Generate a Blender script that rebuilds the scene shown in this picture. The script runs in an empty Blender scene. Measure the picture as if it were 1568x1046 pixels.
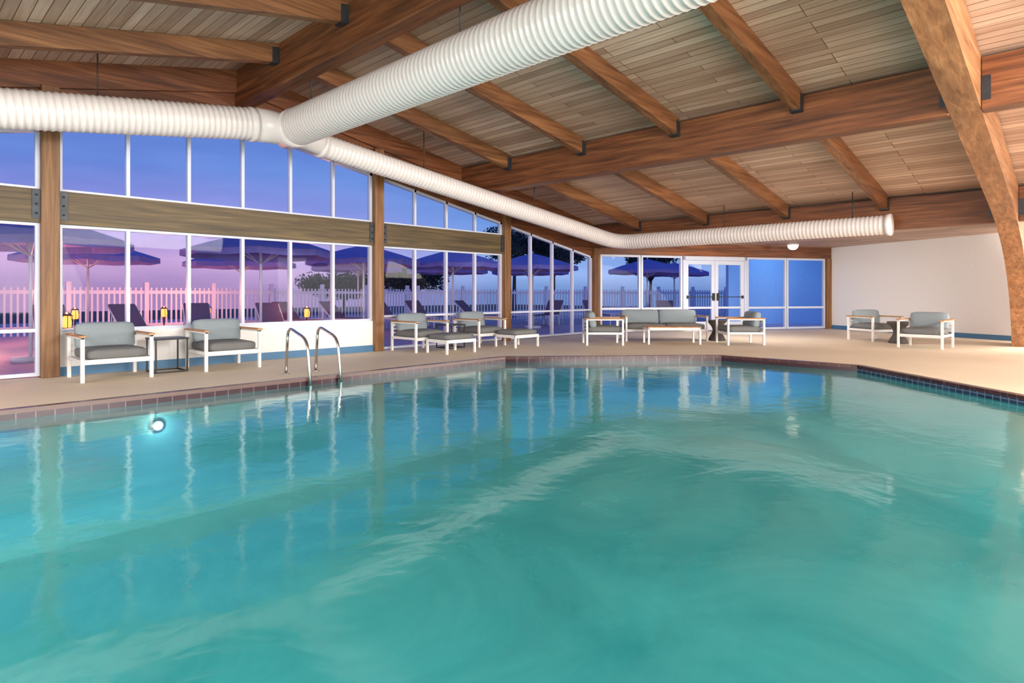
import bpy, bmesh, math, random
from mathutils import Vector, Matrix
random.seed(7)
scene = bpy.context.scene

# ------------------------------------------------------------------ materials
def new_mat(name):
    m = bpy.data.materials.new(name); m.use_nodes = True
    nt = m.node_tree
    return m, nt, nt.nodes['Principled BSDF']

def coords(nt, scale=(1,1,1), rot=(0,0,0), kind='Object'):
    tc = nt.nodes.new('ShaderNodeTexCoord')
    mp = nt.nodes.new('ShaderNodeMapping')
    mp.inputs['Scale'].default_value = scale
    mp.inputs['Rotation'].default_value = rot
    nt.links.new(tc.outputs[kind], mp.inputs['Vector'])
    return mp.outputs['Vector']

def ramp(nt, fac, stops):
    r = nt.nodes.new('ShaderNodeValToRGB')
    e = r.color_ramp.elements
    while len(e) < len(stops): e.new(0.5)
    for i, (p, c) in enumerate(stops):
        e[i].position = p; e[i].color = (*c, 1)
    nt.links.new(fac, r.inputs['Fac'])
    return r.outputs['Color']

def noise(nt, vec, scale, detail=4, rough=0.55, dist=0.0):
    n = nt.nodes.new('ShaderNodeTexNoise')
    n.inputs['Scale'].default_value = scale
    n.inputs['Detail'].default_value = detail
    n.inputs['Roughness'].default_value = rough
    n.inputs['Distortion'].default_value = dist
    nt.links.new(vec, n.inputs['Vector'])
    return n.outputs['Fac']

def bump(nt, b, h, strength=0.2, distance=0.01):
    bn = nt.nodes.new('ShaderNodeBump')
    bn.inputs['Strength'].default_value = strength
    bn.inputs['Distance'].default_value = distance
    nt.links.new(h, bn.inputs['Height'])
    nt.links.new(bn.outputs['Normal'], b.inputs['Normal'])

def mixcol(nt, a, b, fac, mode='MIX'):
    m = nt.nodes.new('ShaderNodeMix'); m.data_type = 'RGBA'; m.blend_type = mode
    if isinstance(fac, (int, float)): m.inputs[0].default_value = fac
    else: nt.links.new(fac, m.inputs[0])
    for idx, v in ((6, a), (7, b)):
        if isinstance(v, tuple): m.inputs[idx].default_value = (*v, 1)
        else: nt.links.new(v, m.inputs[idx])
    return m.outputs[2]

def simple(name, col, rough=0.5, metal=0.0, var=0.08, nscale=8, bstr=0.0):
    m, nt, b = new_mat(name)
    v = coords(nt)
    f = noise(nt, v, nscale)
    lo = tuple(max(0, c*(1-var)) for c in col); hi = tuple(min(1, c*(1+var)) for c in col)
    nt.links.new(ramp(nt, f, [(0.3, lo), (0.7, hi)]), b.inputs['Base Color'])
    b.inputs['Roughness'].default_value = rough
    b.inputs['Metallic'].default_value = metal
    if bstr: bump(nt, b, f, bstr, 0.005)
    return m

def wood(name, axis, dark, mid, light, rough=0.5):
    m, nt, b = new_mat(name)
    sc = {'X': (0.7, 14, 14), 'Y': (14, 0.7, 14), 'Z': (14, 14, 0.7)}[axis]
    v = coords(nt, sc)
    f1 = noise(nt, v, 1.3, 6, 0.6, 0.6)
    v2 = coords(nt, tuple(s*0.25 for s in sc))
    f2 = noise(nt, v2, 1.1, 3, 0.5, 1.0)
    c1 = ramp(nt, f1, [(0.28, dark), (0.5, mid), (0.72, light)])
    c2 = ramp(nt, f2, [(0.3, (0.62, 0.62, 0.62)), (0.7, (1.15, 1.15, 1.15))])
    nt.links.new(mixcol(nt, c1, c2, 1.0, 'MULTIPLY'), b.inputs['Base Color'])
    b.inputs['Roughness'].default_value = rough
    bump(nt, b, f1, 0.25, 0.004)
    return m

M = {}
bd, bm_, bl = (0.07, 0.022, 0.008), (0.195, 0.064, 0.022), (0.33, 0.13, 0.047)
M['woodX'] = wood('beam_wood_x', 'X', bd, bm_, bl)
M['woodR'] = wood('rafter_wood', 'X', (0.10,0.037,0.014), (0.245,0.10,0.038), (0.37,0.175,0.072))
M['woodY'] = wood('beam_wood_y', 'Y', bd, bm_, bl)
M['woodArch'] = wood('arch_wood', 'X', (0.17,0.068,0.027), (0.31,0.14,0.057), (0.44,0.235,0.11))
M['woodZ'] = wood('post_wood', 'Z', (0.10,0.045,0.015), (0.22,0.10,0.034), (0.33,0.165,0.057))
M['woodGreen'] = wood('header_wood', 'X', (0.045,0.03,0.011), (0.11,0.072,0.028), (0.19,0.13,0.05))
M['teak'] = wood('teak', 'Y', (0.38,0.17,0.06), (0.52,0.26,0.10), (0.62,0.34,0.15))

def deck_mat():
    m, nt, b = new_mat('ceiling_boards')
    tc = nt.nodes.new('ShaderNodeTexCoord')
    sp = nt.nodes.new('ShaderNodeSeparateXYZ'); nt.links.new(tc.outputs['Object'], sp.inputs[0])
    cb = nt.nodes.new('ShaderNodeCombineXYZ')
    nt.links.new(sp.outputs['Y'], cb.inputs['X']); nt.links.new(sp.outputs['X'], cb.inputs['Y'])
    br = nt.nodes.new('ShaderNodeTexBrick')
    nt.links.new(cb.outputs[0], br.inputs['Vector'])
    br.inputs['Scale'].default_value = 1.0
    br.inputs['Brick Width'].default_value = 2.3
    br.inputs['Row Height'].default_value = 0.125
    br.inputs['Mortar Size'].default_value = 0.005
    br.inputs['Mortar Smooth'].default_value = 0.2
    br.inputs['Bias'].default_value = 0.0
    br.offset = 0.37; br.offset_frequency = 3
    br.inputs['Color1'].default_value = (0.42, 0.28, 0.205, 1)
    br.inputs['Color2'].default_value = (0.74, 0.565, 0.45, 1)
    br.inputs['Mortar'].default_value = (0.15, 0.07, 0.045, 1)
    v = coords(nt, (18, 0.8, 18))
    f = noise(nt, v, 1.2, 6, 0.65, 0.5)
    g = ramp(nt, f, [(0.25, (0.72,0.62,0.56)), (0.55, (1.0,1.0,1.0)), (0.8, (1.1,1.1,1.1))])
    v3 = coords(nt, (1,1,1)); f3 = noise(nt, v3, 0.5, 2)
    g3 = ramp(nt, f3, [(0.35,(0.84,0.78,0.75)),(0.65,(1.05,1.05,1.05))])
    c = mixcol(nt, br.outputs['Color'], g, 1.0, 'MULTIPLY')
    c = mixcol(nt, c, g3, 1.0, 'MULTIPLY')
    nt.links.new(c, b.inputs['Base Color'])
    b.inputs['Roughness'].default_value = 0.55
    bump(nt, b, br.outputs['Fac'], -0.4, 0.006)
    return m
M['deck'] = deck_mat()

def tile_mat(name, c1, c2, mort, w, h, plane='XY', rough=0.3):
    m, nt, b = new_mat(name)
    v = coords(nt, rot={'XY': (0,0,0), 'YX': (0,0,math.pi/2), 'Z': (math.pi/2,0,0)}[plane])
    br = nt.nodes.new('ShaderNodeTexBrick'); nt.links.new(v, br.inputs['Vector'])
    br.inputs['Scale'].default_value = 1
    br.inputs['Brick Width'].default_value = w; br.inputs['Row Height'].default_value = h
    br.inputs['Mortar Size'].default_value = 0.005; br.offset = 0.0
    br.inputs['Color1'].default_value = (*c1,1); br.inputs['Color2'].default_value = (*c2,1)
    br.inputs['Mortar'].default_value = (*mort,1)
    nt.links.new(br.outputs['Color'], b.inputs['Base Color'])
    b.inputs['Roughness'].default_value = rough
    return m
M['coping'] = tile_mat('coping_tile', (0.050,0.010,0.012), (0.08,0.020,0.020), (0.15,0.09,0.08), 0.15, 0.15)
M['maroon'] = tile_mat('maroon_tile', (0.030,0.008,0.016), (0.05,0.016,0.027), (0.17,0.12,0.15), 0.15, 0.10, 'Z', 0.2)
M['waterline'] = tile_mat('waterline_tile', (0.012,0.035,0.10), (0.03,0.075,0.17), (0.20,0.23,0.28), 0.07, 0.05, 'Z', 0.15)
M['plaster'] = simple('pool_plaster', (0.42,0.80,0.80), 0.7, var=0.08, nscale=1.2)

def concrete():
    m, nt, b = new_mat('deck_concrete')
    v = coords(nt)
    f1 = noise(nt, v, 0.45, 3); f2 = noise(nt, v, 40, 5)
    c = ramp(nt, f1, [(0.3,(0.70,0.58,0.43)),(0.7,(0.80,0.69,0.53))])
    g = ramp(nt, f2, [(0.3,(0.88,0.88,0.88)),(0.7,(1.05,1.05,1.05))])
    nt.links.new(mixcol(nt, c, g, 1.0, 'MULTIPLY'), b.inputs['Base Color'])
    b.inputs['Roughness'].default_value = 0.6
    bump(nt, b, f2, 0.15, 0.003)
    return m
M['concrete'] = concrete()
M['wall'] = simple('white_paint', (0.86,0.85,0.84), 0.6, var=0.02, nscale=20, bstr=0.03)
M['base'] = simple('blue_baseboard', (0.06,0.19,0.36), 0.4, var=0.05)
M['alu'] = simple('white_aluminium', (0.60,0.65,0.78), 0.35, var=0.02)
M['duct'] = simple('duct_fabric_white', (0.74,0.69,0.68), 0.3, var=0.02, nscale=3)
M['steel'] = simple('dark_steel', (0.045,0.05,0.06), 0.45, 0.5, var=0.2)
M['chrome'] = simple('chrome', (0.62,0.60,0.58), 0.18, 1.0, var=0.03)
M['frame'] = simple('white_frame', (0.78,0.77,0.76), 0.4, var=0.02)
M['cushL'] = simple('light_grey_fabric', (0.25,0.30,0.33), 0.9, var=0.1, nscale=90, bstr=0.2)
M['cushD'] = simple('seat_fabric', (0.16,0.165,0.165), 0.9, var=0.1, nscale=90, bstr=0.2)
M['black'] = simple('black_metal', (0.02,0.02,0.022), 0.35, 0.3, var=0.1)
M['wicker'] = simple('dark_wicker', (0.07,0.06,0.055), 0.6, var=0.5, nscale=60, bstr=0.5)
M['canopy'] = simple('umbrella_canvas', (0.17,0.15,0.48), 0.8, var=0.1)
M['pale'] = simple('umbrella_pole_paint', (0.55,0.55,0.66), 0.4, var=0.03)
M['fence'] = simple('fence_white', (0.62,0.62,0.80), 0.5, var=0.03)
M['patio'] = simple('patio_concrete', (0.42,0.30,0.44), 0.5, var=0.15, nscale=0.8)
M['lawn'] = simple('dune_grass', (0.05,0.07,0.06), 0.9, var=0.3, nscale=0.3)
M['leaf'] = simple('foliage', (0.02,0.045,0.05), 0.8, var=0.4, nscale=3)
M['bark'] = simple('bark', (0.05,0.035,0.03), 0.9, var=0.3)
M['blueWall'] = simple('blue_stucco', (0.28,0.52,0.90), 0.8, var=0.04)
M['lounge'] = simple('lounge_sling', (0.10,0.07,0.14), 0.8, var=0.1)

def emis(name, col, s):
    m, nt, b = new_mat(name)
    v = coords(nt); f = noise(nt, v, 5)
    nt.links.new(ramp(nt, f, [(0.2, tuple(c*0.95 for c in col)), (0.8, col)]), b.inputs['Emission Color'])
    b.inputs['Base Color'].default_value = (*col, 1)
    b.inputs['Emission Strength'].default_value = s
    return m
M['globe'] = emis('lamp_glass', (1.0,0.85,0.65), 1.5)
M['flame'] = emis('lantern_glow', (1.0,0.26,0.05), 3.0)
M['lens'] = emis('pool_lamp_lens', (0.95,1.0,0.97), 7)

def glass_mat():
    m, nt, b = new_mat('window_glass')
    out = nt.nodes['Material Output']
    tr = nt.nodes.new('ShaderNodeBsdfTransparent'); tr.inputs[0].default_value = (0.93,0.95,0.99,1)
    gl = nt.nodes.new('ShaderNodeBsdfGlossy'); gl.inputs['Roughness'].default_value = 0.01
    fr = nt.nodes.new('ShaderNodeFresnel'); fr.inputs['IOR'].default_value = 1.16
    mx = nt.nodes.new('ShaderNodeMixShader')
    nt.links.new(fr.outputs[0], mx.inputs[0]); nt.links.new(tr.outputs[0], mx.inputs[1]); nt.links.new(gl.outputs[0], mx.inputs[2])
    nt.links.new(mx.outputs[0], out.inputs['Surface'])
    return m
M['glass'] = glass_mat()

def water_mat():
    m, nt, b = new_mat('pool_water')
    out = nt.nodes['Material Output']
    v = coords(nt)
    df = nt.nodes.new('ShaderNodeBsdfDiffuse')
    f0 = noise(nt, v, 0.6, 7, 0.64, 1.4)
    nt.links.new(ramp(nt, f0, [(0.34,(0.016,0.235,0.26)),(0.66,(0.055,0.37,0.385))]), df.inputs['Color'])
    tr = nt.nodes.new('ShaderNodeBsdfTransparent'); tr.inputs[0].default_value = (0.34,0.82,0.84,1)
    m1 = nt.nodes.new('ShaderNodeMixShader'); m1.inputs[0].default_value = 0.36
    nt.links.new(df.outputs[0], m1.inputs[1]); nt.links.new(tr.outputs[0], m1.inputs[2])
    gl = nt.nodes.new('ShaderNodeBsdfGlossy'); gl.inputs['Roughness'].default_value = 0.085
    gl.inputs['Color'].default_value = (0.93,0.98,1.0,1)
    fr = nt.nodes.new('ShaderNodeFresnel'); fr.inputs['IOR'].default_value = 1.42
    w1 = noise(nt, v, 1.4, 3, 0.55, 0.5); w2 = noise(nt, v, 7, 3, 0.5, 0.5)
    ad = nt.nodes.new('ShaderNodeMath'); ad.operation='MULTIPLY_ADD'
    nt.links.new(w2, ad.inputs[0]); ad.inputs[1].default_value = 0.18; nt.links.new(w1, ad.inputs[2])
    bn = nt.nodes.new('ShaderNodeBump'); bn.inputs['Strength'].default_value = 0.27; bn.inputs['Distance'].default_value = 0.025
    nt.links.new(ad.outputs[0], bn.inputs['Height'])
    nt.links.new(bn.outputs[0], gl.inputs['Normal']); nt.links.new(bn.outputs[0], fr.inputs['Normal'])
    mx = nt.nodes.new('ShaderNodeMixShader')
    nt.links.new(fr.outputs[0], mx.inputs[0]); nt.links.new(m1.outputs[0], mx.inputs[1]); nt.links.new(gl.outputs[0], mx.inputs[2])
    nt.links.new(mx.outputs[0], out.inputs['Surface'])
    return m
M['water'] = water_mat()

# ------------------------------------------------------------------ mesh builder
class MB:
    def __init__(self, name):
        self.name = name; self.bm = bmesh.new(); self.mats = []
    def mi(self, k):
        if k not in self.mats: self.mats.append(k)
        return self.mats.index(k)
    def merge(self, tmp, mat, smooth=False, mtx=None):
        if mtx is not None: tmp.transform(mtx)
        i = self.mi(mat)
        me = bpy.data.meshes.new('t'); 
        for f in tmp.faces: f.material_index = i; f.smooth = smooth
        tmp.to_mesh(me); tmp.free(); self.bm.from_mesh(me); bpy.data.meshes.remove(me)
    def box(self, c, s, mat, bevel=0.0, seg=2, rot=None, smooth=False):
        t = bmesh.new(); bmesh.ops.create_cube(t, size=1)
        bmesh.ops.scale(t, vec=s, verts=t.verts)
        if bevel: bmesh.ops.bevel(t, geom=t.edges[:]+t.verts[:], offset=bevel, segments=seg, profile=0.5, affect='EDGES')
        mt = Matrix.Translation(c)
        if rot: mt = mt @ Matrix.Rotation(rot[1], 4, rot[0])
        self.merge(t, mat, smooth, mt)
    def bb(self, lo, hi, mat, bevel=0.0):
        c = [(a+b)/2 for a, b in zip(lo, hi)]; s = [abs(b-a) for a, b in zip(lo, hi)]
        self.box(c, s, mat, bevel)
    def cushion(self, c, s, mat, rot=None):
        t = bmesh.new(); bmesh.ops.create_cube(t, size=1)
        bmesh.ops.subdivide_edges(t, edges=t.edges[:], cuts=5, use_grid_fill=True)
        r = min(s)*0.42
        for v in t.verts:
            p = Vector((v.co.x*s[0], v.co.y*s[1], v.co.z*s[2]))
            inner = Vector([max(-(s[k]/2-r), min(s[k]/2-r, p[k])) for k in range(3)])
            d = p-inner
            if d.length > 1e-6: p = inner + d.normalized()*min(r, d.length) if d.length > r else p
            k = min(range(3), key=lambda q: s[q])
            o = [q for q in range(3) if q != k]
            puff = (1-(2*p[o[0]]/s[o[0]])**2)*(1-(2*p[o[1]]/s[o[1]])**2)
            p[k] *= 1+0.16*max(0,puff)
            v.co = p
        mt = Matrix.Translation(c)
        if rot: mt = mt @ Matrix.Rotation(rot[1], 4, rot[0])
        self.merge(t, mat, True, mt)
    def cyl(self, p0, p1, r, mat, seg=16, r2=None):
        p0, p1 = Vector(p0), Vector(p1); d = p1-p0
        t = bmesh.new(); bmesh.ops.create_cone(t, cap_ends=True, segments=seg, radius1=r, radius2=r if r2 is None else r2, depth=d.length)
        q = d.to_track_quat('Z', 'Y').to_matrix().to_4x4()
        self.merge(t, mat, True, Matrix.Translation((p0+p1)/2) @ q)
    def prism(self, prof, y0, y1, mat, axis='Y'):
        t = bmesh.new()
        if axis == 'Y': A = [t.verts.new((x, y0, z)) for x, z in prof]; B = [t.verts.new((x, y1, z)) for x, z in prof]
        elif axis == 'X': A = [t.verts.new((y0, x, z)) for x, z in prof]; B = [t.verts.new((y1, x, z)) for x, z in prof]
        else: A = [t.verts.new((x, z, y0)) for x, z in prof]; B = [t.verts.new((x, z, y1)) for x, z in prof]
        t.faces.new(A); t.faces.new(B[::-1]); n = len(prof)
        for i in range(n): t.faces.new((A[i], B[i], B[(i+1)%n], A[(i+1)%n]))
        bmesh.ops.recalc_face_normals(t, faces=t.faces)
        self.merge(t, mat)
    def tube(self, path, rfun, mat, seg=24, step=None, caps=True):
        P = [Vector(p) for p in path]
        t = bmesh.new(); rings = []
        n = len(P); acc = 0; prev = None
        for i, p in enumerate(P):
            tan = (P[min(i+1, n-1)]-P[max(i-1, 0)]).normalized()
            if prev is None:
                a = Vector((0,0,1)) if abs(tan.z) < 0.9 else Vector((1,0,0))
                u = tan.cross(a).normalized()
            else:
                u = (prev - tan*prev.dot(tan)).normalized()
                acc += (p-P[i-1]).length
            prev = u; w = tan.cross(u)
            r = rfun(acc) if callable(rfun) else rfun
            rings.append([t.verts.new(p + (u*math.cos(2*math.pi*k/seg)+w*math.sin(2*math.pi*k/seg))*r) for k in range(seg)])
        for a, b in zip(rings, rings[1:]):
            for k in range(seg): t.faces.new((a[k], a[(k+1)%seg], b[(k+1)%seg], b[k]))
        if caps: t.faces.new(rings[0][::-1]); t.faces.new(rings[-1])
        bmesh.ops.recalc_face_normals(t, faces=t.faces)
        self.merge(t, mat, True)
    def rev(self, prof, mat, seg=24, c=(0,0,0)):
        t = bmesh.new(); rings = []
        for r, z in prof:
            rings.append([t.verts.new((c[0]+r*math.cos(2*math.pi*k/seg), c[1]+r*math.sin(2*math.pi*k/seg), c[2]+z)) for k in range(seg)])
        for a, b in zip(rings, rings[1:]):
            for k in range(seg): t.faces.new((a[k], a[(k+1)%seg], b[(k+1)%seg], b[k]))
        t.faces.new(rings[0][::-1]); t.faces.new(rings[-1])
        bmesh.ops.recalc_face_normals(t, faces=t.faces)
        self.merge(t, mat, True)
    def done(self, loc=(0,0,0), yaw=0.0):
        me = bpy.data.meshes.new(self.name)
        self.bm.to_mesh(me); self.bm.free()
        for k in self.mats: me.materials.append(M[k])
        ob = bpy.data.objects.new(self.name, me)
        ob.location = loc; ob.rotation_euler = (0,0,yaw)
        scene.collection.objects.link(ob)
        return ob

def inst(ob, loc, yaw=0.0):
    o = bpy.data.objects.new(ob.name.split('.')[0], ob.data)
    o.location = loc; o.rotation_euler = (0,0,yaw); scene.collection.objects.link(o); return o

def resample(path, step):
    P = [Vector(p) for p in path]; out = [P[0]]
    for a, b in zip(P, P[1:]):
        n = max(1, int(round((b-a).length/step)))
        for i in range(1, n+1): out.append(a.lerp(b, i/n))
    return out

def fillet(a, c, b, r, n=10):
    a, b, c = Vector(a), Vector(b), Vector(c)
    p = c+(a-c).normalized()*r; q = c+(b-c).normalized()*r
    return [((1-t)**2)*p+2*t*(1-t)*c+t*t*q for t in [i/n for i in range(n+1)]]

# ------------------------------------------------------------------ dimensions (m)
RX, RZ = 4.1, 4.72          # ridge
SR, SL = 0.18, 0.215        # roof slopes
def deckz(x): return RZ-SR*(x-RX) if x >= RX else RZ-SL*(RX-x)
WY = 10.05                  # window wall
C1 = Vector((13.75, 10.05)); C2 = Vector((20.8, 6.05)); C3 = Vector((18.2, 1.25))
WX, SY = -5.6, -7.0
SOF = 2.55
POOL = [(-4,7.35),(7.5,7.35),(10.3,4.75),(10.3,2.6),(7.2,-0.8),(-4,-0.8)]

def offset_poly(P, d):
    n = len(P); out = []
    for i in range(n):
        p0, p1, p2 = Vector(P[i-1]), Vector(P[i]), Vector(P[(i+1)%n])
        e1 = (p1-p0).normalized(); e2 = (p2-p1).normalized()
        n1 = Vector((-e1.y, e1.x)); n2 = Vector((-e2.y, e2.x))   # clockwise poly: outward = left
        m = (n1+n2); m = m/(m.length_squared)*2
        out.append(p1+m*d)
    return [tuple(v) for v in out]

# floor with hole
COP = offset_poly(POOL, 0.11)
def face_with_hole(name, outer, inner, z, mat):
    b = bmesh.new(); E = []
    for L in (outer, inner):
        vs = [b.verts.new((x, y, z)) for x, y in L]
        for i in range(len(vs)): E.append(b.edges.new((vs[i], vs[(i+1)%len(vs)])))
    bmesh.ops.triangle_fill(b, use_beauty=True, use_dissolve=False, edges=E)
    for f in b.faces:
        f.normal_update()
        if f.normal.z < 0: f.normal_flip()
    me = bpy.data.meshes.new(name); b.to_mesh(me); b.free(); me.materials.append(M[mat])
    o = bpy.data.objects.new(name, me); scene.collection.objects.link(o); return o
OUT = [(WX,WY+0.1),(C1.x,C1.y+0.1),(C2.x+0.1,C2.y+0.05),(C3.x+0.1,C3.y),(C3.x+0.1,SY),(WX,SY)]
face_with_hole('floor', OUT, COP, 0.0, 'concrete')

# coping + waterline tile + basin
mb = MB('pool_coping')
n = len(POOL)
t = bmesh.new()
rings = []
for poly, z in ((COP,0.0),(COP,0.012),(POOL,0.012),(POOL,-0.03)):
    rings.append([t.verts.new((x,y,z)) for x,y in poly])
for a,b_ in zip(rings, rings[1:]):
    for i in range(n): t.faces.new((a[i],a[(i+1)%n],b_[(i+1)%n],b_[i]))
bmesh.ops.recalc_face_normals(t, faces=t.faces)
mb.merge(t, 'coping'); mb.done()
mb = MB('pool_basin')
for za, zb, mt in ((-0.03,-0.2,'tile'),(-0.2,-1.4,'plaster')):
    for i in range(n):
        t = bmesh.new()
        (xa,ya),(xb,yb) = POOL[i], POOL[(i+1)%n]
        t.faces.new([t.verts.new(p) for p in ((xa,ya,za),(xb,yb,za),(xb,yb,zb),(xa,ya,zb))])
        mb.merge(t, mt if mt == 'plaster' else ('waterline' if i == 3 else 'maroon'))
t = bmesh.new(); t.faces.new([t.verts.new((x,y,-1.4)) for x,y in POOL]); mb.merge(t, 'plaster')
mb.done()
t = MB('pool_water'); q = bmesh.new(); f = q.faces.new([q.verts.new((x,y,-0.085)) for x,y in POOL]); f.normal_update()
if f.normal.z < 0: f.normal_flip()
t.merge(q, 'water'); t.done()

# submerged pool lamp on the window side
m = MB('pool_lamp'); m.cyl((0,-0.004,0),(0,-0.03,0),0.05,'lens',24); m.cyl((0,-0.001,0),(0,-0.02,0),0.075,'chrome',24); m.done((2.1,7.35,-0.33))

# roof / ceiling
mb = MB('ceiling')
th = 0.12
mb.prism([(RX,RZ),(C1.x+0.1,deckz(C1.x+0.1)),(C1.x+0.1,deckz(C1.x+0.1)+th),(RX,RZ+th)], SY-0.2, WY+0.2, 'deck')
mb.prism([(WX-0.1,deckz(WX-0.1)),(RX,RZ),(RX,RZ+th),(WX-0.1,deckz(WX-0.1)+th)], SY-0.2, WY+0.2, 'deck')
mb.prism([(C1.x-0.05,C1.y+0.2),(C2.x+0.25,C2.y+0.1),(C3.x+0.2,C3.y),(C3.x+0.2,SY-0.2),(C1.x-0.05,SY-0.2)], SOF, SOF+0.1, 'deck', axis='Z')
mb.done()

# main beams along Y
AY0, AY1 = 0.94, 1.24
def ybeam(name, x, top, depth, w=0.24, split=True):
    for ya, yb in (((SY, AY0-0.003), (AY1+0.003, WY+0.05)) if split else ((SY, WY+0.05),)):
        m = MB(name); m.bb((x-w/2, ya, top-depth), (x+w/2, yb, top), 'woodY', 0.01)
        if split:
            for s in (-1, 1):
                ye = ya if yb > WY else yb
                dy = 0.09 if yb > WY else -0.09
                lo, hi = sorted((ye, ye+dy))
                m.bb((x+s*w/2-0.006, lo, top-depth+0.10), (x+s*w/2+0.006, hi, top-0.22), 'steel')
        m.done()
ybeam('ridge_beam', RX, RZ-0.01, 0.60, split=False)
BX = 8.9; EX = 13.72
ybeam('roof_beam', BX, deckz(BX+0.12)-0.01, 0.60)
ybeam('roof_beam', EX, deckz(EX+0.12)-0.01, 0.60, 0.22)
ybeam('roof_beam', -0.75, deckz(-0.75-0.12)-0.01, 0.55)

# rafters
def rafter(x0, x1, y, d=0.27, w=0.13):
    m = MB('roof_rafter')
    m.prism([(x0,deckz(x0)-0.005),(x1,deckz(x1)-0.005),(x1,deckz(x1)-d),(x0,deckz(x0)-d)], y-w/2, y+w/2, 'woodR')
    for xe, s in ((x0,1),(x1,-1)):
        xa, xb = xe+s*0.002, xe+s*0.10
        lo, hi = min(xa,xb), max(xa,xb)
        for yy in (y-w/2-0.012, y+w/2+0.002):
            m.prism([(lo,deckz(lo)-0.06),(hi,deckz(hi)-0.06),(hi,deckz(hi)-d-0.015),(lo,deckz(lo)-d-0.015)], yy, yy+0.01, 'steel')
        m.prism([(lo,deckz(lo)-d-0.002),(hi,deckz(hi)-d-0.002),(hi,deckz(hi)-d-0.02),(lo,deckz(lo)-d-0.02)], y-w/2-0.01, y+w/2+0.01, 'steel')
    m.done()
YS = [8.5, 6.65, 4.8, 2.95, -0.75, -2.6, -4.45]
for y in YS:
    rafter(RX+0.12, BX-0.12, y); rafter(BX+0.12, EX-0.11, y)
    rafter(-0.63, RX-0.12, y); rafter(WX+0.05, -0.87, y)

# arch frame with curved leg
def bez(p0,p1,p2,p3,n):
    return [tuple((1-t)**3*a+3*(1-t)**2*t*b+3*(1-t)*t*t*c+t**3*d for a,b,c,d in zip(p0,p1,p2,p3)) for t in [i/n for i in range(n+1)]]
inner = [(RX+0.12, 4.08),(6.6,3.64),(9.0,3.20),(11.0,2.84)]
inner += bez((12.2,2.62),(14.2,2.25),(15.9,1.65),(16.4,0.0),16)
outer = [(17.5,0.0),(17.6,1.0),(17.3,2.0),(16.6,2.54),(13.86,2.54),(13.84,2.93),(RX+0.12,deckz(RX+0.12)-0.005)]
m = MB('arch_beam')
m.prism(inner+outer, AY0, AY1, 'woodArch')
m.done()
m = MB('arch_beam')
m.prism([(WX+0.03,deckz(WX)-0.55),(RX-0.12,4.08),(RX-0.12,deckz(RX-0.12)-0.005),(WX+0.03,deckz(WX)-0.005)], AY0, AY1, 'woodArch'); m.done()

# gable trim beam over windows
GB = 0.87
m = MB('trim_1')
m.prism([(RX,RZ-0.002),(C1.x,deckz(C1.x)-0.002),(C1.x,deckz(C1.x)-0.36),(RX,RZ-0.36)], WY-0.12, WY+0.1, 'woodX')
m.prism([(WX,deckz(WX)-0.002),(RX,RZ-0.002),(RX,RZ-0.36),(WX,deckz(WX)-0.36)], WY-0.12, WY+0.1, 'woodX')
m.prism([(RX,RZ-0.35),(C1.x,deckz(C1.x)-0.35),(C1.x,deckz(C1.x)-GB),(RX,RZ-GB)], WY-0.05, WY+0.08, 'woodX')
m.prism([(WX,deckz(WX)-0.35),(RX,RZ-0.35),(RX,RZ-GB),(WX,deckz(WX)-GB)], WY-0.05, WY+0.08, 'woodX')
m.done()

# posts
PX = [-3.52, 1.57, 6.66, 10.2, 13.70]
for i, px in enumerate(PX):
    m = MB('window_post'); w = 0.2 if i < 4 else 0.14
    m.bb((px-w/2, WY-0.16, 0), (px+w/2, WY+0.1, deckz(px+w/2)-0.36), 'woodZ', 0.008)
    if i < 4:
        for s in (-1,1):
            if i == 3 and s == 1: continue
            m.bb((px+s*(w/2+0.045)-0.045, WY-0.115, 2.08), (px+s*(w/2+0.045)+0.045, WY-0.102, 2.46), 'steel')
            for zz in (2.15,2.27,2.39):
                m.cyl((px+s*(w/2+0.045), WY-0.13, zz), (px+s*(w/2+0.045), WY-0.112, zz), 0.014, 'steel', 8)
    m.done()

# windows
def gable_top(x): return deckz(x)-GB
def window(idx, x0, x1, n, zb, zmid, beam, sill):
    m = MB('window_%d' % idx)
    fw, fd = 0.045, 0.09
    ya, yb = WY-fd/2, WY+fd/2
    xs = [x0+(x1-x0)*i/n for i in range(n+1)]
    for i, x in enumerate(xs):
        w = fw
        xx = min(max(x, x0+w/2), x1-w/2)
        if beam:
            m.bb((xx-w/2, ya, zb), (xx+w/2, yb, 2.04), 'alu')
            m.bb((xx-w/2, ya, 2.46), (xx+w/2, yb, max(2.47,gable_top(xx)+0.01)), 'alu')
        else:
            m.bb((xx-w/2, ya, zb), (xx+w/2, yb, gable_top(xx)+0.01), 'alu')
    def hbar(z): m.bb((x0, ya+0.002, z-fw/2), (x1, yb-0.002, z+fw/2), 'alu')
    hbar(zb+fw/2)
    if beam: hbar(2.04-fw/2); hbar(2.46+fw/2)
    if zmid: hbar(zmid)
    segs = [(x0, x1)] if (x1 <= RX or x0 >= RX) else [(x0, RX), (RX, x1)]
    for a, b in segs:
        m.prism([(a,gable_top(a)+0.01),(b,gable_top(b)+0.01),(b,gable_top(b)-0.05),(a,gable_top(a)-0.05)], ya, yb, 'alu')
    pts = [(x0,zb),(x1,zb),(x1,gable_top(x1))]
    if x0 < RX < x1: pts.append((RX, gable_top(RX)))
    pts.append((x0, gable_top(x0)))
    t = bmesh.new(); t.faces.new([t.verts.new((x, WY, z)) for x, z in pts]); m.merge(t, 'glass')
    if beam:
        m.bb((x0-0.01, WY-0.10, 2.03), (x1+0.01, WY+0.06, 2.47), 'woodGreen', 0.006)
    m.done()
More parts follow.
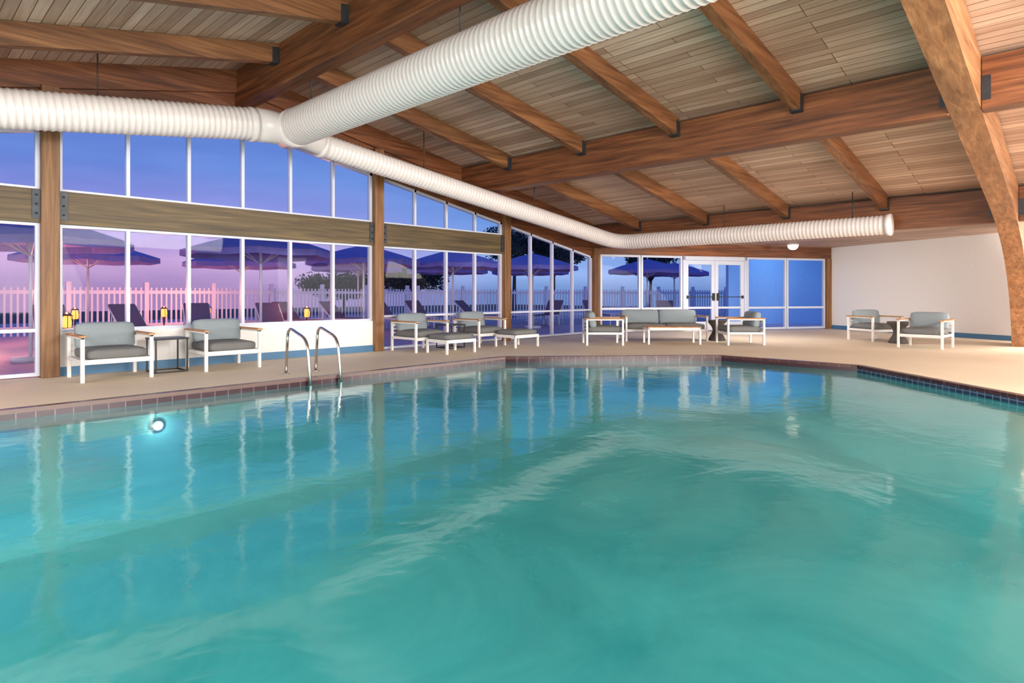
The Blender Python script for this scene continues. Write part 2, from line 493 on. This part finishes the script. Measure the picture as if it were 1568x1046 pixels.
window(1, -3.42, 1.47, 6, 0.02, 0.62, True, False)
window(2, 1.67, 6.56, 6, 0.58, None, True, True)
window(3, 6.76, 10.1, 4, 0.02, 0.66, True, False)
window(4, 10.3, 13.63, 4, 0.02, 0.66, False, False)
m = MB('wall_north'); m.bb((1.67, WY-0.07, 0), (6.56, WY+0.1, 0.58), 'wall')
m.bb((WX, WY-0.07, 0), (-3.62, WY+0.1, deckz(WX)-0.3), 'wall'); m.done()
m = MB('baseboard_north'); m.bb((1.67, WY-0.085, 0), (6.56, WY-0.07, 0.12), 'base'); m.done()

# far glass wall (local frame along w)
wv = (C2-C1); L = wv.length; ang = math.atan2(wv.y, wv.x)
ZT = 2.2
def wallobj(m): return m.done((C1.x, C1.y, 0), ang)
def fpane(idx, s0, s1, zmid=0.68):
    m = MB('window_%d' % idx); f = 0.055
    m.bb((s0,-0.045,0.02),(s0+f,0.045,ZT),'alu'); m.bb((s1-f,-0.045,0.02),(s1,0.045,ZT),'alu')
    m.bb((s0,-0.043,0.02),(s1,0.043,0.08),'alu'); m.bb((s0,-0.043,ZT-0.06),(s1,0.043,ZT),'alu')
    m.bb((s0,-0.043,zmid-0.03),(s1,0.043,zmid+0.03),'alu')
    t = bmesh.new(); t.faces.new([t.verts.new(p) for p in ((s0,0,0.02),(s1,0,0.02),(s1,0,ZT),(s0,0,ZT))]); m.merge(t,'glass')
    wallobj(m)
fpane(5, 0.20, 1.45); fpane(6, 1.47, 2.80); fpane(7, 5.02, 6.45); fpane(8, 6.47, 7.92)
def door(idx, s0, s1, handle):
    m = MB('door_%d' % idx); f = 0.11; zt = 2.08
    m.bb((s0,-0.03,0.02),(s0+f,0.03,zt),'alu',0.004); m.bb((s1-f,-0.03,0.02),(s1,0.03,zt),'alu',0.004)
    m.bb((s0+f,-0.03,0.02),(s1-f,0.03,0.28),'alu'); m.bb((s0+f,-0.03,zt-0.12),(s1-f,0.03,zt),'alu')
    m.bb((s0+f,-0.028,0.66),(s1-f,0.028,0.72),'alu')
    m.bb((s0+0.06,-0.075,0.995),(s1-0.06,-0.05,1.02),'steel',0.004)
    for s in (s0+0.07, s1-0.07): m.bb((s-0.025,-0.08,0.96),(s+0.025,-0.03,1.05),'steel',0.006)
    hx = s1-0.07 if handle > 0 else s0+0.07
    m.bb((hx-0.03,-0.10,0.9),(hx+0.03,-0.03,1.12),'black',0.01)
    t = bmesh.new(); t.faces.new([t.verts.new(p) for p in ((s0+f,0,0.28),(s1-f,0,0.28),(s1-f,0,zt-0.12),(s0+f,0,zt-0.12))]); m.merge(t,'glass')
    wallobj(m)
door(1, 2.90, 3.905, 1); door(2, 3.915, 4.92, -1)
m = MB('trim_2')
m.bb((2.82,-0.06,0),(2.895,0.06,ZT),'alu'); m.bb((4.925,-0.06,0),(5.0,0.06,ZT),'alu'); m.bb((2.82,-0.06,2.085),(5.0,0.06,ZT),'alu')
m.bb((2.9,-0.04,0.0),(4.92,0.04,0.018),'steel')
wallobj(m)
m = MB('trim_3'); m.bb((0.0,-0.09,ZT),(L,0.1,SOF),'woodX'); m.bb((7.94,-0.09,0),(L+0.02,0.1,ZT),'woodZ'); m.bb((0.08,-0.07,0),(0.19,0.08,ZT),'woodZ'); wallobj(m)

# white walls
def wall(name, a, b, h, t=0.12, base=True):
    a, b = Vector(a), Vector(b); d = b-a; m = MB(name)
    m.bb((0,0,0),(d.length,t,h),'wall'); o = m.done((a.x,a.y,0), math.atan2(d.y,d.x))
    if base:
        m = MB(name.replace('wall','baseboard')); m.bb((0,-0.012,0),(d.length,0,0.12),'base'); m.done((a.x,a.y,0), math.atan2(d.y,d.x))
wall('wall_east', C2+Vector((0.02,-0.02)), C3, SOF)
wall('wall_east_rear', C3, (C3.x, SY), SOF)
wall('wall_west', (WX, SY), (WX, WY), deckz(WX))
m = MB('wall_south')
m.prism([(WX,0),(C3.x+0.1,0),(C3.x+0.1,SOF),(C1.x,SOF),(C1.x,deckz(C1.x)),(RX,RZ),(WX,deckz(WX))], SY-0.15, SY, 'wall'); m.done()

# ------------------------------------------------------------------ ducts
def rib(r, sp, amp):
    return lambda s: r + amp*(0.5+0.5*math.cos(2*math.pi*s/sp))**2
tz = 3.63; TX, TY = 4.4, 9.0
DR = 0.27
def duct(m, path, r, sp, amp):
    m.tube(resample(path, sp/6), rib(r, sp, amp), 'duct', 28)
def hanger(m, x, y, z):
    m.cyl((x,y,z),(x,y,deckz(x)-0.003),0.008,'steel',8)
m = MB('spiral_duct')
duct(m, [(TX, TY-0.33, tz), (TX, -5.5, tz)], DR, 0.075, 0.012)
for y in (8.3,5.0,1.8): m.cyl((TX,y,tz+0.25),(TX,y,deckz(TX)-0.003),0.008,'steel',8)
m.done()
m = MB('spiral_duct')
duct(m, [(3.80, TY, tz-0.02), (-4.8, TY, tz-0.02-0.14*8.6)], 0.225, 0.075, 0.012)
m.tube([(3.8,TY,tz-0.02),(4.1,TY,tz),(4.7,TY,tz-0.02),(5.0,TY,3.49)], lambda s: 0.245 if s < 0.75 else 0.245-0.055*min(1,(s-0.75)/0.4), 'duct', 28)
m.tube([(TX,TY+0.05,tz),(TX,TY-0.32,tz)], 0.287, 'duct', 28)
m.cyl((3.78,TY,tz-0.03),(3.86,TY,tz-0.02),0.252,'duct',28)
m.cyl((4.92,TY,3.505),(5.0,TY,3.49),0.205,'duct',28)
hanger(m,1.9,TY,3.55)
m.done()
EXD = 13.15
m = MB('spiral_duct')
a = (5.01, TY, 3.492); c = (EXD, 8.85, 2.42); e = (EXD, 2.78, 2.40)
path = [a] + fillet(a, c, e, 0.55, 10) + [e]
duct(m, path, 0.18, 0.075, 0.010)
m.tube([(EXD,2.83,2.40),(EXD,2.74,2.40)], 0.205, 'duct', 28)
hanger(m,7.0,8.97,3.40); hanger(m,10.0,8.9,2.98); hanger(m,EXD,3.4,2.56); hanger(m,EXD,6.0,2.56)
m.done()

# ceiling globe lamp at the far wall
m = MB('ceiling_lamp')
m.cyl((0,0,-0.03),(0,0,0),0.16,'frame',24)
m.rev([(0.01,-0.17),(0.08,-0.155),(0.13,-0.11),(0.15,-0.05),(0.15,-0.03)],'globe')
m.done((18.5,6.35,SOF))

# ------------------------------------------------------------------ furniture
def armchair(name, w=0.80, d=0.80, seats=1, wooden=True):
    m = MB(name); t = 0.042
    arm = 'teak' if wooden else 'frame'
    for sx in (-1,1):
        x = sx*(w/2-t/2)
        m.bb((x-t/2,-d/2,0),(x+t/2,-d/2+t,0.56),'frame',0.004)
        m.bb((x-t/2,d/2-t,0),(x+t/2,d/2,0.56),'frame',0.004)
        m.bb((x-t/2,-d/2,0.535),(x+t/2,d/2,0.56),'frame',0.003)
        m.bb((x-t/2,-d/2+t,0.235),(x+t/2,d/2-t,0.28),'frame',0.003)
        m.bb((x-0.04,-d/2-0.01,0.56),(x+0.04,d/2+0.01,0.583),arm,0.006)
    m.bb((-w/2+t,-d/2,0.22),(w/2-t,-d/2+t,0.28),'frame',0.004)
    m.bb((-w/2+t,d/2-t,0.22),(w/2-t,d/2,0.28),'frame',0.004)
    m.bb((-w/2+t,d/2-t,0.47),(w/2-t,d/2-0.01,0.53),'frame',0.004)
    for i in range(5):
        y = -d/2+0.1+i*(d-0.2)/4
        m.bb((-w/2+t,y-0.025,0.245),(w/2-t,y+0.025,0.262),'frame')
    iw = (w-2*t-0.02)/seats
    for i in range(seats):
        cx = -w/2+t+0.01+iw*(i+0.5)
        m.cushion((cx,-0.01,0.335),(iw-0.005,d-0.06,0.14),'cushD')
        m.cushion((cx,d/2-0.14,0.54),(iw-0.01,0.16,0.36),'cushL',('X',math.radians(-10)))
    for i in range(2): m.bb((-w/2+t,d/2-0.03,0.33+i*0.07),(w/2-t,d/2-0.015,0.36+i*0.07),'frame')
    return m
ch = armchair('lounge_armchair').done((2.12, 9.37, 0), 0.0)
def chair_at(x, y, yaw): return inst(ch, (x,y,0), yaw)
chair_at(3.58, 9.42, 0.0)
chair_at(7.3, 9.48, 0.0)
chair_at(8.9, 9.48, 0.0)
face = lambda a: a+math.pi/2    # chair local -Y faces direction a
DIAG = math.radians(223)
chair_at(10.95, 7.75, face(DIAG+math.radians(90)))
chair_at(13.1, 5.62, face(DIAG-math.radians(90)))
sofa = armchair('outdoor_sofa', 1.95, 0.82, 2).done((12.95, 7.45, 0), face(DIAG+math.radians(4)))
chair_at(16.3, 3.75, face(math.radians(235)))
chair_at(14.9, 2.5, face(math.radians(175)))

def ottoman():
    m = MB('ottoman'); w, d, t = 0.72, 0.6, 0.04
    for sx in (-1,1):
        for sy in (-1,1):
            m.bb((sx*(w/2-t/2)-t/2, sy*(d/2-t/2)-t/2, 0),(sx*(w/2-t/2)+t/2, sy*(d/2-t/2)+t/2, 0.26),'frame',0.004)
    m.bb((-w/2,-d/2,0.2),(w/2,-d/2+t,0.26),'frame',0.003); m.bb((-w/2,d/2-t,0.2),(w/2,d/2,0.26),'frame',0.003)
    m.bb((-w/2,-d/2,0.2),(-w/2+t,d/2,0.26),'frame',0.003); m.bb((w/2-t,-d/2,0.2),(w/2,d/2,0.26),'frame',0.003)
    m.bb((-w/2+t,-d/2+t,0.22),(w/2-t,d/2-t,0.24),'frame')
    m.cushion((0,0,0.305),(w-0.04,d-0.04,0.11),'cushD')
    return m
ot = ottoman().done((7.45, 8.72, 0), 0)
inst(ot, (9.25, 8.72, 0), 0)

def side_table():
    m = MB('side_table'); w, h, t = 0.42, 0.46, 0.02
    for sx in (-1,1):
        for sy in (-1,1):
            m.bb((sx*(w/2-t/2)-t/2, sy*(w/2-t/2)-t/2, 0),(sx*(w/2-t/2)+t/2, sy*(w/2-t/2)+t/2, h),'black')
    for s in (-1,1):
        m.bb((-w/2, s*(w/2-t/2)-t/2, 0),(w/2, s*(w/2-t/2)+t/2, t),'black')
        m.bb((s*(w/2-t/2)-t/2, -w/2, 0),(s*(w/2-t/2)+t/2, w/2, t),'black')
    m.box((0,0,h+0.01),(w+0.02,w+0.02,0.025),'black',0.005)
    return m
st = side_table().done((2.84, 9.5, 0))
inst(st, (8.1, 9.5, 0))

def stool():
    m = MB('hourglass_side_table')
    m.rev([(0.19,0),(0.20,0.02),(0.17,0.08),(0.12,0.17),(0.095,0.24),(0.12,0.32),(0.18,0.40),(0.22,0.44),(0.225,0.47),(0.21,0.48)],'wicker',28)
    return m
hs = stool().done((13.75, 6.45, 0))
inst(hs, (15.75, 3.15, 0))

m = MB('coffee_table')
w,d,h = 1.15,0.55,0.36
for sx in (-1,1):
    for sy in (-1,1): m.bb((sx*(w/2-.02)-.02,sy*(d/2-.02)-.02,0),(sx*(w/2-.02)+.02,sy*(d/2-.02)+.02,h),'frame',0.003)
for s in (-1,1):
    m.bb((-w/2,s*(d/2-.02)-.02,h-0.05),(w/2,s*(d/2-.02)+.02,h),'frame',0.003)
    m.bb((s*(w/2-.02)-.02,-d/2,h-0.05),(s*(w/2-.02)+.02,d/2,h),'frame',0.003)
for i in range(5): m.bb((-w/2,-d/2+i*d/5+0.004,h),(w/2,-d/2+(i+1)*d/5-0.004,h+0.022),'teak',0.003)
m.done((12.15, 6.75, 0), face(DIAG))

# grab rails
for x in (3.86, 4.30):
    m = MB('pool_grab_rail')
    z0 = -0.55
    path = [Vector((0,0.58,0.0))] + fillet((0,0.58,0),(0,0.52,0.66),(0,0.10,0.52),0.16,10) + fillet((0,0.52,0.66),(0,-0.01,0.50),(0,-0.18,z0),0.14,10) + [Vector((0,-0.18,z0))]
    m.tube(path, 0.019, 'chrome', 14)
    m.cyl((0,0.58,0.001),(0,0.58,0.015),0.045,'chrome',20)
    m.done((x,7.40,0))

# ------------------------------------------------------------------ outside
m = MB('ground'); m.bb((-60,-60,-1.9),(120,120,-1.8),'lawn'); m.done()
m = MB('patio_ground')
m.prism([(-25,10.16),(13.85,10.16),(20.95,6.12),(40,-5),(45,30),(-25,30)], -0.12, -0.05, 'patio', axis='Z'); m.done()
m = MB('picket_fence')
def fence(a, b):
    a, b = Vector(a), Vector(b); d = (b-a); n = int(d.length/0.14); u = d.normalized(); an = math.atan2(d.y,d.x)
    mt = Matrix.Rotation(an,4,'Z')
    for i in range(n):
        p = a+d*(i+0.5)/n
        t = bmesh.new(); bmesh.ops.create_cube(t,size=1)
        big = i % 14 == 0
        h = 1.5 if big else 1.34
        bmesh.ops.scale(t, vec=(0.12,0.12,h) if big else (0.05,0.025,h), verts=t.verts)
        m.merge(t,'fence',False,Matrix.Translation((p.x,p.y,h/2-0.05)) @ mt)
    for z in (0.15,1.15):
        c = (a+b)/2; t = bmesh.new(); bmesh.ops.create_cube(t,size=1); bmesh.ops.scale(t, vec=(d.length,0.05,0.1), verts=t.verts)
        m.merge(t,'fence',False,Matrix.Translation((c.x,c.y,z)) @ mt)
fence((-14,21),(16,21)); fence((16,21),(31,13)); fence((31,13),(36,2))
m.done()

def umbrella():
    m = MB('patio_umbrella'); R, zt, ze = 1.55, 2.45, 2.02
    m.cyl((0,0,-0.05),(0,0,zt+0.08),0.028,'pale',12)
    m.cyl((0,0,-0.05),(0,0,0.03),0.28,'pale',20)
    t = bmesh.new(); n = 8; rings = []
    for k, (rr, z) in enumerate(((0.02,zt),(0.5,zt-0.11),(1.0,zt-0.25),(R,ze),(R+0.005,ze-0.13))):
        ring = []
        for i in range(n*2):
            a = math.pi*i/n; q = rr*(1.0 if i%2==0 else 0.93)
            zz = z-(0.03*(k>1) if i%2 else 0)
            ring.append(t.verts.new((q*math.cos(a), q*math.sin(a), zz)))
        rings.append(ring)
    for a,b in zip(rings,rings[1:]):
        for i in range(2*n): t.faces.new((a[i],a[(i+1)%(2*n)],b[(i+1)%(2*n)],b[i]))
    m.merge(t,'canopy')
    for i in range(n):
        a = 2*math.pi*i/n
        m.cyl((0.03*math.cos(a),0.03*math.sin(a),1.75),(0.8*math.cos(a),0.8*math.sin(a),zt-0.21),0.009,'pale',6)
    return m
um = umbrella().done((1.8,13.1,0))
for x,y in ((5.7,12.95),(9.3,14.6),(12.2,14.2),(15.2,13.6),(3.6,18.0),(7.5,18.4),(20.8,12.6),(-0.2,17.5),(18.2,16.4),(11.5,18.4),(24.0,13.2),(15.2,18.0)): inst(um,(x,y,0),random.random())

def lounger():
    m = MB('chaise_lounge')
    for sx in (-0.3,0.3):
        m.bb((sx-0.02,-0.95,0.28),(sx+0.02,0.45,0.33),'pale')
        for y in (-0.85,0.35): m.bb((sx-0.02,y-0.02,-0.05),(sx+0.02,y+0.02,0.3),'pale')
        m.cyl((sx,0.4,0.32),(sx,0.95,0.82),0.02,'pale',8)
        m.cyl((sx,0.8,-0.05),(sx,0.75,0.62),0.015,'pale',8)
    m.bb((-0.29,-0.93,0.325),(0.29,0.42,0.35),'lounge')
    m.box((0,0.68,0.6),(0.58,0.74,0.03),'lounge',0,rot=('X',math.radians(42)))
    return m
lo = lounger().done((0.6,15.6,0),0.2)
for i,(x,y) in enumerate(((2.6,16.0),(4.2,15.8),(5.6,16.2),(7.2,15.4),(8.6,17.0),(10.2,16.9),(11.6,16.4),(13.4,17.0),(15.0,15.9),(17.2,14.6),(18.8,13.6),(19.2,10.9))):
    inst(lo,(x,y,0),random.uniform(-0.3,0.3)+(0 if x<16 else -0.9))

def lantern():
    m = MB('patio_lantern')
    m.cyl((0,0,-0.05),(0,0,0.0),0.12,'black',16); m.cyl((0,0,0),(0,0,0.45),0.02,'black',10)
    m.rev([(0.05,0.45),(0.075,0.47),(0.08,0.57),(0.06,0.66),(0.03,0.69)],'flame',16)
    for i in range(4):
        a = math.pi/2*i; m.cyl((0.085*math.cos(a),0.085*math.sin(a),0.45),(0.085*math.cos(a),0.085*math.sin(a),0.68),0.006,'black',6)
    m.rev([(0.10,0.68),(0.06,0.72),(0.02,0.76)],'black',16)
    return m
LP = [(2.5,14.2),(3.5,18.9),(5.6,19.0),(0.1,14.2),(8.3,15.9),(1.6,17.6),(7.0,19.6)]
ln = lantern().done((LP[0][0],LP[0][1],0))
for p in LP[1:]: inst(ln,(p[0],p[1],0))

def tree(loc, h, r, seed, flat=0.6, dens=420):
    random.seed(seed); m = MB('shade_tree')
    m.cyl((0,0,-1.8),(0.1,0,h*0.7),0.13,'bark',10,0.06)
    cl = []
    for i in range(14):
        a = random.random()*6.28; q = (random.random()**0.7)*r*0.8
        c = Vector((q*math.cos(a), q*math.sin(a), h*0.60+random.random()*h*0.36*(1-q/r*0.5))); cl.append(c)
        m.cyl((0.05,0,h*0.42), c, 0.035,'bark',6,0.012)
    t = bmesh.new()
    for c in cl:
        for k in range(dens):
            v = Vector((random.gauss(0,1),random.gauss(0,1),random.gauss(0,1))).normalized()*random.random()**0.5*r*0.36
            v.z *= flat; p = c+v; s = 0.06+random.random()*0.06
            a = Vector((random.gauss(0,1),random.gauss(0,1),random.gauss(0,1))).normalized()*s
            b = a.cross(Vector((random.gauss(0,1),random.gauss(0,1),1))).normalized()*s*0.45
            t.faces.new([t.verts.new(p-a),t.verts.new(p+b),t.verts.new(p+a),t.verts.new(p-b)])
    m.merge(t,'leaf'); return m.done(loc)
tree((32.5,19.5,0),4.3,2.0,1); tree((21.5,20.5,0),4.9,2.1,2); tree((24.5,20.5,0),4.7,2.0,5); tree((16.0,27,0),2.0,2.4,3); tree((19.5,26,0),2.6,2.4,8)
m = MB('exterior_wall'); m.bb((0,0,-0.05),(8,0.2,3.4),'blueWall'); m.done((22.3,10.0,0), math.radians(-38))

# ------------------------------------------------------------------ lights
def area(name, loc, target, size, power, col=(1,0.94,0.88), sizey=None, spread=None):
    l = bpy.data.lights.new(name,'AREA'); l.energy = power; l.color = col; l.size = size
    if sizey: l.shape='RECTANGLE'; l.size_y = sizey
    if spread: l.spread = spread
    o = bpy.data.objects.new(name,l); o.location = loc
    o.rotation_euler = (Vector(target)-Vector(loc)).to_track_quat('-Z','Y').to_euler()
    scene.collection.objects.link(o); return o
def point(name, loc, power, col, r=0.08):
    l = bpy.data.lights.new(name,'POINT'); l.energy=power; l.color=col; l.shadow_soft_size=r
    o = bpy.data.objects.new(name,l); o.location=loc; scene.collection.objects.link(o)
area('ceiling_fill_south', (2.5,-5.8,1.9), (8,6,4.0), 6.0, 880, sizey=3.0)  # added fill panel behind the camera, brightens the ceiling; no fixture there
area('ceiling_fill_west', (-5.0,3.5,1.9), (6,6,4.0), 6.0, 460, sizey=3.0)  # added off-frame fill for the ceiling from the west side
area('ceiling_fill_east', (14.5,-5.5,1.5), (11,4,3.0), 4.5, 560, sizey=2.5)  # added unseen fill behind the arch, lifts the right-hand ceiling
area('hall_wash', (6.5,-4.5,3.35), (8,8.5,0), 6.0, 1000, sizey=1.2)  # added fill from behind the camera to brighten the deck
area('west_wash', (-3.5,5.0,3.0), (4.5,9.8,0), 4.0, 450, sizey=1.2)  # added fill off-frame left for the window-side deck and chairs
area('east_wash', (16.6,-2.5,2.3), (16.5,5,0.0), 2.0, 250, sizey=1.0)  # added fill right of frame for the far deck
area('soffit_light', (15.6,0.6,2.45), (18.8,3.6,1.0), 0.8, 170, (1,0.95,0.9))
area('far_deck_fill', (14.05,6.2,2.42), (16.2,6.2,1.1), 2.5, 95, (1,0.95,0.9), sizey=0.2)  # added fill hidden behind the eave beam, brightens the far deck
area('underwater_south', (-0.8,-0.7,-0.6), (-0.3,3,-1.4), 2.0, 90, (0.9,1,0.96), spread=2.0, sizey=0.5)
area('underwater_west', (-3.9,3.0,-0.6), (1,3.2,-1.4), 2.4, 130, (0.9,1,0.96), spread=2.0, sizey=0.5)
point('pool_lamp_glow', (2.1,7.24,-0.33), 4, (0.95,1,0.97), 0.03)
for p in LP: point('lantern_light', (p[0],p[1],1.05), 80, (1.0,0.34,0.20), 0.08)
area('blue_wall_fill', (22.0,8.0,3.0), (25.3,7.7,1.2), 0.8, 35, (0.55,0.8,1))  # added fill outdoors, only there to brighten the blue exterior wall

# ------------------------------------------------------------------ sky
w = bpy.data.worlds.new('dusk_sky'); scene.world = w; w.use_nodes = True
nt = w.node_tree; bg = nt.nodes['Background']
tc = nt.nodes.new('ShaderNodeTexCoord'); sp = nt.nodes.new('ShaderNodeSeparateXYZ')
nt.links.new(tc.outputs['Generated'], sp.inputs[0])
pinkside = ramp(nt, sp.outputs['Z'], [(0.0,(0.42,0.27,0.52)),(0.05,(0.66,0.43,0.76)),(0.11,(0.36,0.36,0.82)),(0.18,(0.16,0.28,0.74)),(0.34,(0.11,0.24,0.66))])
blueside = ramp(nt, sp.outputs['Z'], [(0.0,(0.15,0.28,0.60)),(0.03,(0.34,0.52,0.92)),(0.12,(0.15,0.33,0.77)),(0.30,(0.08,0.20,0.60))])
dp = nt.nodes.new('ShaderNodeVectorMath'); dp.operation='DOT_PRODUCT'
nt.links.new(tc.outputs['Generated'], dp.inputs[0]); dp.inputs[1].default_value = (0.12,0.993,0)
mr = nt.nodes.new('ShaderNodeMapRange'); mr.interpolation_type='SMOOTHSTEP'
mr.inputs['From Min'].default_value = 0.76; mr.inputs['From Max'].default_value = 1.0
nt.links.new(dp.outputs['Value'], mr.inputs['Value'])
cl = noise(nt, coords(nt, (1.5,1.5,9), kind='Generated'), 2.0, 4)
c = mixcol(nt, blueside, pinkside, mr.outputs[0])
cc = ramp(nt, cl, [(0.35,(0.85,0.85,0.92)),(0.7,(1.15,1.1,1.05))])
nt.links.new(mixcol(nt, c, cc, 1.0, 'MULTIPLY'), bg.inputs['Color'])
bg.inputs['Strength'].default_value = 1.0

# ------------------------------------------------------------------ camera
cam = bpy.data.cameras.new('camera'); co = bpy.data.objects.new('camera', cam)
scene.collection.objects.link(co); scene.camera = co
cam.sensor_width = 36; cam.lens = 930/1568*36; cam.shift_y = -73/1568
co.location = (0,0,1.1); co.rotation_euler = (math.pi/2, 0, math.radians(43.77-90))
cam.clip_start = 0.05; cam.clip_end = 500
scene.view_settings.view_transform = 'Standard'
scene.view_settings.look = 'None'
